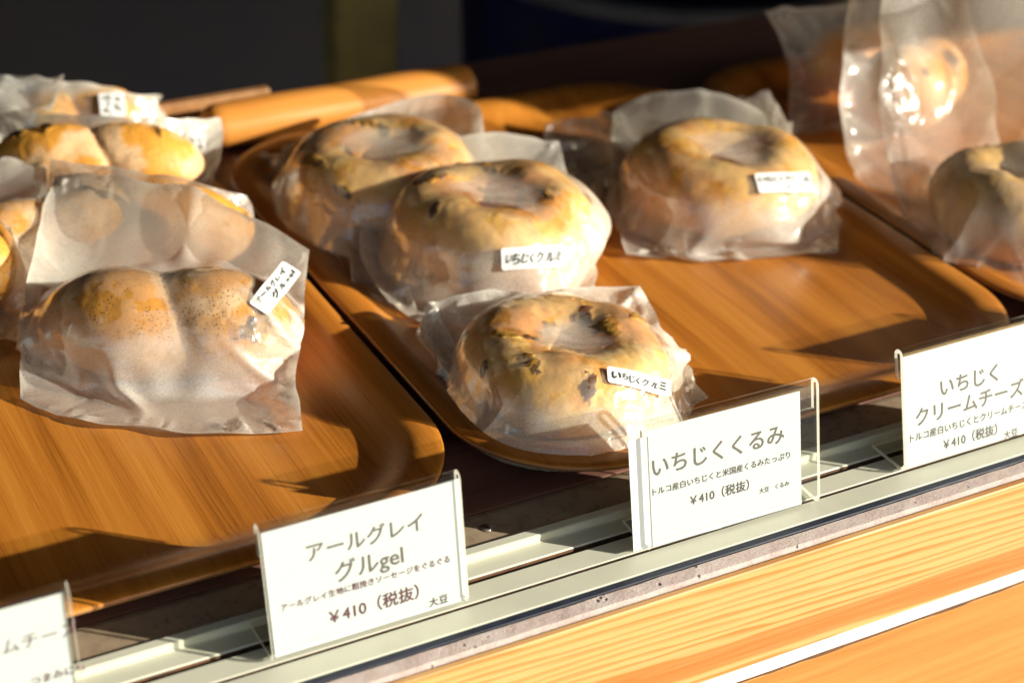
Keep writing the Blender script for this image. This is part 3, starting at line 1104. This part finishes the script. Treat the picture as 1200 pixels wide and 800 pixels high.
def make_bag(key, label, corners, mids, breads, floor=.0058, excess=.05, seed=1, res=.0018, tails=(), group=None, film='film', bend=.16, puff=0., iters=90, bottom=True, aniso=(1.3, .8), wav=1., creases=38):
    """corners FL, FR, BR, BL and edge middles F, R, B, L as (pixel x, pixel y, height mm); None = straight"""
    c = [pt(t) for t in corners]
    FL, FR, BR, BL = c
    st = [(FL + FR) / 2, (FR + BR) / 2, (BR + BL) / 2, (BL + FL) / 2]
    md = [pt(t) if t else s for t, s in zip(mids, st)]
    r = np.random.default_rng(seed)
    n = int(max(24, min(100, np.linalg.norm(FR - FL) / res))); m = int(max(24, min(120, np.linalg.norm(BL - FL) / res)))
    Q = coons(FL, FR, BR, BL, md, n, m)
    # a bag's edge is never a clean curve
    k = smooth_noise(n, m, 7, r) * .0016 * wav
    bmask = np.zeros((n, m)); bmask[0] = bmask[-1] = 1; bmask[:, 0] = bmask[:, -1] = 1
    Q[..., 2] += np.abs(k) * bmask
    Q[..., 0] += smooth_noise(n, m, 6, r) * .0015 * bmask
    Q[..., 1] += smooth_noise(n, m, 6, r) * .0015 * bmask
    Q[..., 2] = np.maximum(Q[..., 2], floor + .0004)
    top = relax(Q, breads, floor + .0006, excess, seed, bend=bend, puff=puff, iters=iters, aniso=aniso, creases=creases)
    V = [top.reshape(-1, 3)]
    F = [grid_faces(n, m)]
    ii, jj = np.meshgrid(np.arange(n), np.arange(m), indexing='ij')
    e = np.minimum(np.minimum(ii, n - 1 - ii), np.minimum(jj, m - 1 - jj))
    seam = [np.maximum(np.clip(1 - e / 1.3, 0, 1), RIDGE[0] if creases else 0).reshape(-1)]
    flap = [np.clip(1.1 - (top[..., 2] - floor) / .0035, 0, .75).reshape(-1)]
    if bottom:
        s = 3
        nb_, mb_ = (n + s - 1) // s, (m + s - 1) // s
        # underside follows the edge, lying on whatever carries the bag
        bi = np.linspace(0, n - 1, nb_).astype(int); bj = np.linspace(0, m - 1, mb_).astype(int)
        Bq = Q[bi][:, bj].copy()
        ub = np.sin(np.linspace(0, pi, nb_))[:, None] * np.sin(np.linspace(0, pi, mb_))[None, :]
        Bq[..., 2] = np.maximum(Bq[..., 2] - ub * .03, floor)
        V.append(Bq.reshape(-1, 3)); F.append(grid_faces(nb_, mb_, n * m, True))
        seam.append(np.zeros(nb_ * mb_)); flap.append(np.ones(nb_ * mb_))
    for ti, (tc, tm, tex) in enumerate(tails):
        q = [pt(t) for t in tc]
        st = [(q[0] + q[1]) / 2, (q[1] + q[2]) / 2, (q[2] + q[3]) / 2, (q[3] + q[0]) / 2]
        mm = [pt(t) if t else s_ for t, s_ in zip(tm, st)]
        nn = int(max(16, min(70, np.linalg.norm(q[1] - q[0]) / .002))); mt = int(max(16, min(70, np.linalg.norm(q[3] - q[0]) / .002)))
        for lay in range(2):
            Qt = coons(*q, mm, nn, mt)
            Qt[..., 2] += smooth_noise(nn, mt, 5, r) * .002 + lay * .0012
            Qt[..., 2] = np.maximum(Qt[..., 2], floor + .0004 + lay * .0006)
            T = relax(Qt, [], floor + .0006, tex, seed + 50 + ti * 7 + lay, bend=.16, iters=110)
            o = sum(len(v) for v in V)
            V.append(T.reshape(-1, 3)); F.append(grid_faces(nn, mt, o))
            ii, jj = np.meshgrid(np.arange(nn), np.arange(mt), indexing='ij')
            e = np.minimum(np.minimum(ii, nn - 1 - ii), np.minimum(jj, mt - 1 - jj))
            seam.append(np.clip(1 - e / 1.2, 0, 1).reshape(-1) * .8); flap.append(np.ones(nn * mt) * .8)
    V = np.concatenate(V); F = np.concatenate(F); seam = np.concatenate(seam); flap = np.concatenate(flap)
    gap = np.full(len(V), .02)
    for b in breads:
        gap = np.minimum(gap, b.sdf(V)[0])
    base = V[:, :2].mean(0)
    base = np.array([base[0], base[1], V[:, 2].min()])
    o = mesh_obj("plastic_bag", V - base, F.tolist(), M[film])
    o.location = base
    for nm, arr in (('gap', np.clip(gap, 0, .02)), ('seam', seam), ('flap', flap)):
        at = o.data.attributes.new(nm, 'FLOAT', 'POINT')
        at.data.foreach_set('value', arr.astype(np.float32))
    tag(o, label, "plastic bag", group)
    # what a sticker lies on: the top sheet
    tv = top.reshape(-1, 3)
    BAGS[key] = (o, BVHTree.FromPolygons([tuple(v) for v in tv], grid_faces(n, m).tolist()), base)
    return o


def sticker(key, quad, lines, seed):
    """quad: pixel corners, writing's top-left, top-right, bottom-right, bottom-left"""
    o, bvh, base = BAGS[key]
    hits = []
    for px, py in quad + [tuple(np.mean(quad, 0))]:
        d = Vector(ray(px, py)).normalized()
        h = bvh.ray_cast(Vector(EYE), d)
        hits.append(np.array(h[0]) if h[0] is not None else None)
    if any(h is None for h in hits):
        # off the edge of the sheet: the plane of the points that did land
        ok = [h for h in hits if h is not None]
        print("STICKER off film", key, len(ok))
        zc = np.mean([h[2] for h in ok]) if ok else .03
        hits = [h if h is not None else W(px, py, zc * 1000) for h, (px, py) in zip(hits, quad + [tuple(np.mean(quad, 0))])]
    CC = hits[4]
    nf = np.zeros(3)
    for px, py in quad + [tuple(np.mean(quad, 0))] * 2:
        h = bvh.ray_cast(Vector(EYE), Vector(ray(px, py)).normalized())
        if h[0] is not None:
            q = np.array(h[1]); nf += q * (1 if q @ (EYE - CC) > 0 else -1)
    vw = (EYE - CC) / np.linalg.norm(EYE - CC)
    nf = nf / (np.linalg.norm(nf) + 1e-9) + .55 * vw + np.array([0, 0, .15])
    nf /= np.linalg.norm(nf)

    def onpl(px, py):
        d = ray(px, py)
        return EYE + d * (((CC - EYE) @ nf) / (d @ nf))
    TL, TR, BR, BL = [onpl(*q) for q in quad]
    ex = (TR - TL + BR - BL) / 2; wd = np.linalg.norm(ex); ex = ex / wd
    ey = (TL - BL + TR - BR) / 2
    nz = np.cross(ex, ey); nz /= np.linalg.norm(nz)
    ey = np.cross(nz, ex); ht = max(.008, abs(((TL - BL + TR - BR) / 2) @ ey))
    c = (TL + TR + BR + BL) / 4
    nu, nv = 29, 11
    D = np.zeros((nu, nv))
    for i in range(nu):
        for j in range(nv):
            p = c + ex * (i / (nu - 1) - .5) * wd + ey * (j / (nv - 1) - .5) * ht
            h = bvh.ray_cast(Vector(p + nz * .03), Vector(-nz), .06)
            D[i, j] = (np.array(h[0]) - p) @ nz if h[0] is not None else 0
    D0 = D.copy()
    D = np.median(D) + np.clip(D - np.median(D), -.0022, .0022)
    S_ = D.copy()
    for _ in range(40):                           # paper is stiffer than the film
        E = np.pad(S_, 1, mode='edge')
        S_ = .5 * S_ + .125 * (E[:-2, 1:-1] + E[2:, 1:-1] + E[1:-1, :-2] + E[1:-1, 2:])
    S_ += min(.005, max(0, (D0 - S_).max())) + .0006

    def at(u, v, up=0.):
        a = np.clip(u, 0, 1) * (nu - 1); b = np.clip(v, 0, 1) * (nv - 1)
        i, j = min(int(a), nu - 2), min(int(b), nv - 2)
        fa, fb = a - i, b - j
        h = S_[i, j] * (1 - fa) * (1 - fb) + S_[i + 1, j] * fa * (1 - fb) + S_[i, j + 1] * (1 - fa) * fb + S_[i + 1, j + 1] * fa * fb
        return c + ex * (u - .5) * wd + ey * (v - .5) * ht + nz * (h + up) - base
    V, F = [], []
    cr = .0016
    for lay in (0., -.00022):
        for i in range(nu):
            for j in range(nv):
                u, v = i / (nu - 1), j / (nv - 1)
                dx = min(u, 1 - u) * wd; dy = min(v, 1 - v) * ht
                if dx < cr and dy < cr:           # rounded corners
                    k = math.hypot(cr - dx, cr - dy)
                    if k > cr:
                        nx_ = cr - (cr - dx) * cr / k; ny_ = cr - (cr - dy) * cr / k
                        u = nx_ / wd if u < .5 else 1 - nx_ / wd
                        v = ny_ / ht if v < .5 else 1 - ny_ / ht
                V.append(at(u, v, lay))
    F = grid_faces(nu, nv).tolist() + grid_faces(nu, nv, nu * nv, True).tolist()
    st = mesh_obj("sticker", V, F, M['sticker'], o)
    V, F = [], []
    for k, (text, x0, x1, ymid, hgt) in enumerate(lines):
        g, f = handwritten(text, seed + k)
        gx0, gx1 = g[:, 0].min(), g[:, 0].max()
        gy0, gy1 = g[:, 1].min(), g[:, 1].max()
        off = len(V)
        for gx, gy in g:
            V.append(at(x0 + (gx - gx0) / (gx1 - gx0) * (x1 - x0), ymid + ((gy - gy0) / (gy1 - gy0) - .5) * hgt, .00042))
        F += [tuple(i + off for i in ff) for ff in f]
    mesh_obj("handwriting", V, F, M['ink_pen'], st, False)
    return st


G_BAG = "clear bags of bread on the wooden trays"
FIGW = [("いちじくクルミ", .07, .93, .5, .52)]


def bc(px, py, z):
    return W(px, py, z)


BAGEL_G = "bagels with fig pieces in clear bags"
ROLL_G = "tea bread rolls in clear bags"

# --- front walnut bagel
b3 = Bagel(bc(664, 424, 25), 32, 22.5, .82, 3)
build_bread("fig_walnut_bagel", b3, M['bagel'], "walnut bagel lowest in the row, lying in the frontmost bag of the middle tray", "bagel", BAGEL_G, 15, 3)
make_bag('B3', "cloudy bag lying flat with a walnut bagel, just behind the いちじくくるみ price sign",
         [(613, 515, 7), (828, 469, 8), (746, 338, 30), (502, 356, 28)], [(715, 512, 8), (792, 412, 18), (622, 341, 36), (528, 445, 14)],
         [b3], excess=0.05, seed=21, tails=[([(605, 508, 7), (500, 362, 24), (486, 395, 18), (560, 470, 9)], [None] * 4, .10)], group=G_BAG)
sticker('B3', [(708, 428), (786, 444), (790, 463), (712, 451)], FIGW, 5)
# --- bagel behind it
cC = Bagel(bc(580, 258, 36), 33, 24, .88, 5)
build_bread("fig_walnut_bagel", cC, M['bagel'], "walnut bagel with dark fig bits, second from the front of the middle tray", "bagel", BAGEL_G, 10, 5)
make_bag('C', "crinkled bag holding the middle walnut bagel, between the flat bag and the rearmost one",
         [(492, 376, 9), (693, 343, 10), (650, 168, 42), (432, 172, 40)], [(590, 366, 8), (688, 268, 30), (545, 160, 50), (428, 300, 22)],
         [cC], excess=0.05, seed=33, tails=[([(490, 372, 8), (428, 185, 36), (405, 250, 26), (412, 335, 10)], [None] * 4, .12)], group=G_BAG)
sticker('C', [(585, 291), (664, 286), (666, 312), (590, 317)], FIGW, 9)
# --- rearmost bagel of that stack
dD = Bagel(bc(447, 206, 31), 33, 24.5, .94, 8)
build_bread("fig_walnut_bagel", dD, M['bagel'], "walnut bagel half hidden at the back of the middle stack", "bagel", BAGEL_G, 9, 8)
make_bag('D', "rearmost bag of the walnut bagel stack, its crumpled end towards the tea breads",
         [(412, 334, 8), (570, 250, 10), (566, 160, 30), (330, 176, 20)], [None, (575, 195, 24), (512, 110, 42), (345, 262, 10)],
         [dD], excess=0.055, seed=41, tails=[([(405, 318, 8), (335, 178, 18), (272, 186, 12), (330, 262, 7)], [None] * 4, .16)], group=G_BAG)
# --- cream cheese bagel
eE = Bagel(bc(850, 208, 30), 34, 24.5, .94, 12)
build_bread("cream_cheese_bagel", eE, M['bagel_plain'], "smooth golden bagel with no nuts, alone on the middle tray's sunny side", "bagel", BAGEL_G, 0, 12, .1)
make_bag('E', "clear bag round the smooth golden bagel, standing apart from the stack",
         [(735, 300, 7), (984, 294, 7), (930, 165, 20), (722, 128, 28)], [(860, 304, 7), (972, 235, 18), (835, 108, 44), (716, 215, 20)],
         [eE], excess=0.045, seed=52, tails=[([(722, 250, 9), (724, 130, 26), (640, 150, 10), (655, 195, 7)], [None, None, (640, 175, 12), None], .2),
                                          ([(925, 180, 22), (860, 118, 34), (900, 112, 40), (928, 150, 34)], [None] * 4, .14)], group=G_BAG)
sticker('E', [(882, 205), (952, 199), (955, 224), (889, 228)], [("いちじくクリーム", .05, .95, .66, .34), ("チーズ", .5, .85, .24, .30)], 14)

# --- tea breads
aA = Coil(bc(200, 380, 28), 138, 33, math.radians(-27), 2., .92, 4, .55)
build_bread("tea_bread_roll", aA, M['tea'], "speckled tea bread roll in the bag nearest the アールグレイ price sign", "bread roll", ROLL_G, 3, 24)
make_bag('A', "big crinkled bag of speckled tea bread, frontmost of the tea bread pile",
         [(20, 468, 6.6), (358, 507, 7), (366, 293, 44), (60, 206, 56)], [(165, 506, 6.6), (352, 410, 24), (205, 222, 62), (36, 340, 34)],
         [aA], excess=0.045, seed=64, group=G_BAG, creases=46)
sticker('A', [(292, 358), (333, 306), (350, 325), (309, 382)], [("アールグレイ", .10, .90, .70, .30), ("グルgel", .30, .95, .30, .34)], 22)
hH = Coil(bc(165, 268, 30), 130, 28, math.radians(-25), 2., .95, 9, .6)
build_bread("tea_bread_roll", hH, M['tea'], "tea bread roll in the second row, mostly hidden behind the big crinkled bag", "bread roll", ROLL_G, 2, 29)
make_bag('H', "bag of tea bread behind the big crinkled one, only a corner of its sticker showing",
         [(60, 330, 8), (300, 300, 10), (288, 229, 36), (60, 190, 44)], [None, (300, 262, 24), (180, 205, 54), None],
         [hH], excess=0.045, seed=71, group=G_BAG)
sticker('H', [(247, 268), (247, 240), (270, 244), (271, 272)], [("アール", .1, .9, .7, .34), ("グル", .2, .8, .3, .3)], 31)
bB = Coil(bc(112, 195, 30), 132, 29, math.radians(-22), 2., .95, 14, .6)
build_bread("tea_bread_roll", bB, M['tea'], "tea bread roll with dark burnt spots, third row of the speckled pile", "bread roll", ROLL_G, 6, 34)
make_bag('B', "bag of tea bread with a sticker standing upright at its pointed end",
         [(-15, 236, 10), (236, 228, 10), (256, 140, 40), (0, 128, 44)], [(120, 238, 8), (256, 190, 24), (130, 138, 52), None],
         [bB], excess=0.045, seed=81, group=G_BAG, tails=[([(60, 128, 50), (-10, 132, 46), (-10, 98, 58), (75, 88, 66)], [None] * 4, .2)])
sticker('B', [(217, 232), (219, 156), (242, 157), (240, 228)], [("アールグレイ", .08, .92, .68, .34), ("グルgel", .2, .9, .28, .34)], 37)
gG = Coil(bc(-10, 300, 28), 110, 27, math.radians(30), 2., .95, 17, .6)
build_bread("tea_bread_roll", gG, M['tea'], "tea bread roll cut by the picture's edge, beside the big crinkled bag", "bread roll", ROLL_G, 3, 37)
make_bag('G', "shaded bag of tea bread cut by the picture's border beside the big crinkled bag",
         [(-95, 400, 8), (34, 400, 9), (58, 200, 40), (-60, 185, 40)], [None, (50, 300, 30), (0, 188, 44), None],
         [gG], excess=0.05, seed=91, group=G_BAG)
fF = Coil(bc(98, 140, 24), 96, 23, math.radians(-20), 2., .95, 19, .6)
build_bread("tea_bread_roll", fF, M['bagel'], "golden bread at the very back of the speckled pile", "bread roll", ROLL_G, 2, 41)
make_bag('F', "bag at the back of the speckled pile, in front of the dark room",
         [(-20, 178, 10), (180, 168, 9), (190, 118, 38), (-20, 92, 44)], [None, (188, 142, 20), (85, 98, 50), None],
         [fF], excess=0.05, seed=101, group=G_BAG)
sticker('F', [(118, 137), (115, 107), (146, 110), (149, 139)], [("アール", .1, .9, .7, .34), ("グル", .2, .8, .3, .3)], 43)

# --- dark breads in tall bags
BR_G = "brown breads in tall bags"
r1 = Bagel(bc(1185, 236, 31), 27, 25.5, 1.05, 22)
build_bread("brown_bagel", r1, M['brown'], "dark brown speckled bagel in the tall bag beside the cream cheese price sign", "bagel", BR_G, 4, 44)
make_bag('R1', "tall bag of brown bread, its empty upper half standing up in streaks",
         [(1078, 285, 8), (1262, 362, 8), (1250, -30, 165), (1045, -45, 150)], [(1158, 330, 7), (1320, 150, 70), (1140, -10, 130), (1030, 130, 62)],
         [r1], excess=0.035, seed=111, group=G_BAG, film='film_clear', res=.0026, aniso=(2.6, .5), creases=22)
r2 = Coil(bc(1068, 100, 40), 95, 32, math.radians(20), 1.5, 1., 24, .5)
build_bread("brown_bread", r2, M['tea'], "round brown bread with a sunlit golden side, behind the tall bag", "bread", BR_G, 3, 47, .2)
make_bag('R2', "dim bag of brown bread just behind the tall streaked bag",
         [(1010, 215, 8), (1180, 200, 8), (1120, -70, 130), (1000, -20, 110)], [(1090, 236, 7), None, None, (985, 120, 46)],
         [r2], excess=0.04, seed=121, group=G_BAG, film='film_clear', res=.0026, aniso=(2.4, .5))
r3 = Coil(bc(996, 66, 34), 74, 25, math.radians(10), 1.5, 1., 27, .5)
build_bread("golden_bread", r3, M['bagel'], "small golden bread farthest back among the tall bags", "bread", BR_G, 0, 51, .2)
make_bag('R3', "faint bag farthest back, round the small golden bread",
         [(915, 160, 8), (1040, 150, 8), (1050, 0, 80), (900, 15, 70)], [None, None, None, (925, 90, 30)],
         [r3], excess=0.05, seed=131, group=G_BAG, film='film_clear', res=.0028)

bpy.data.objects.remove(_to)
bpy.data.curves.remove(_cu)
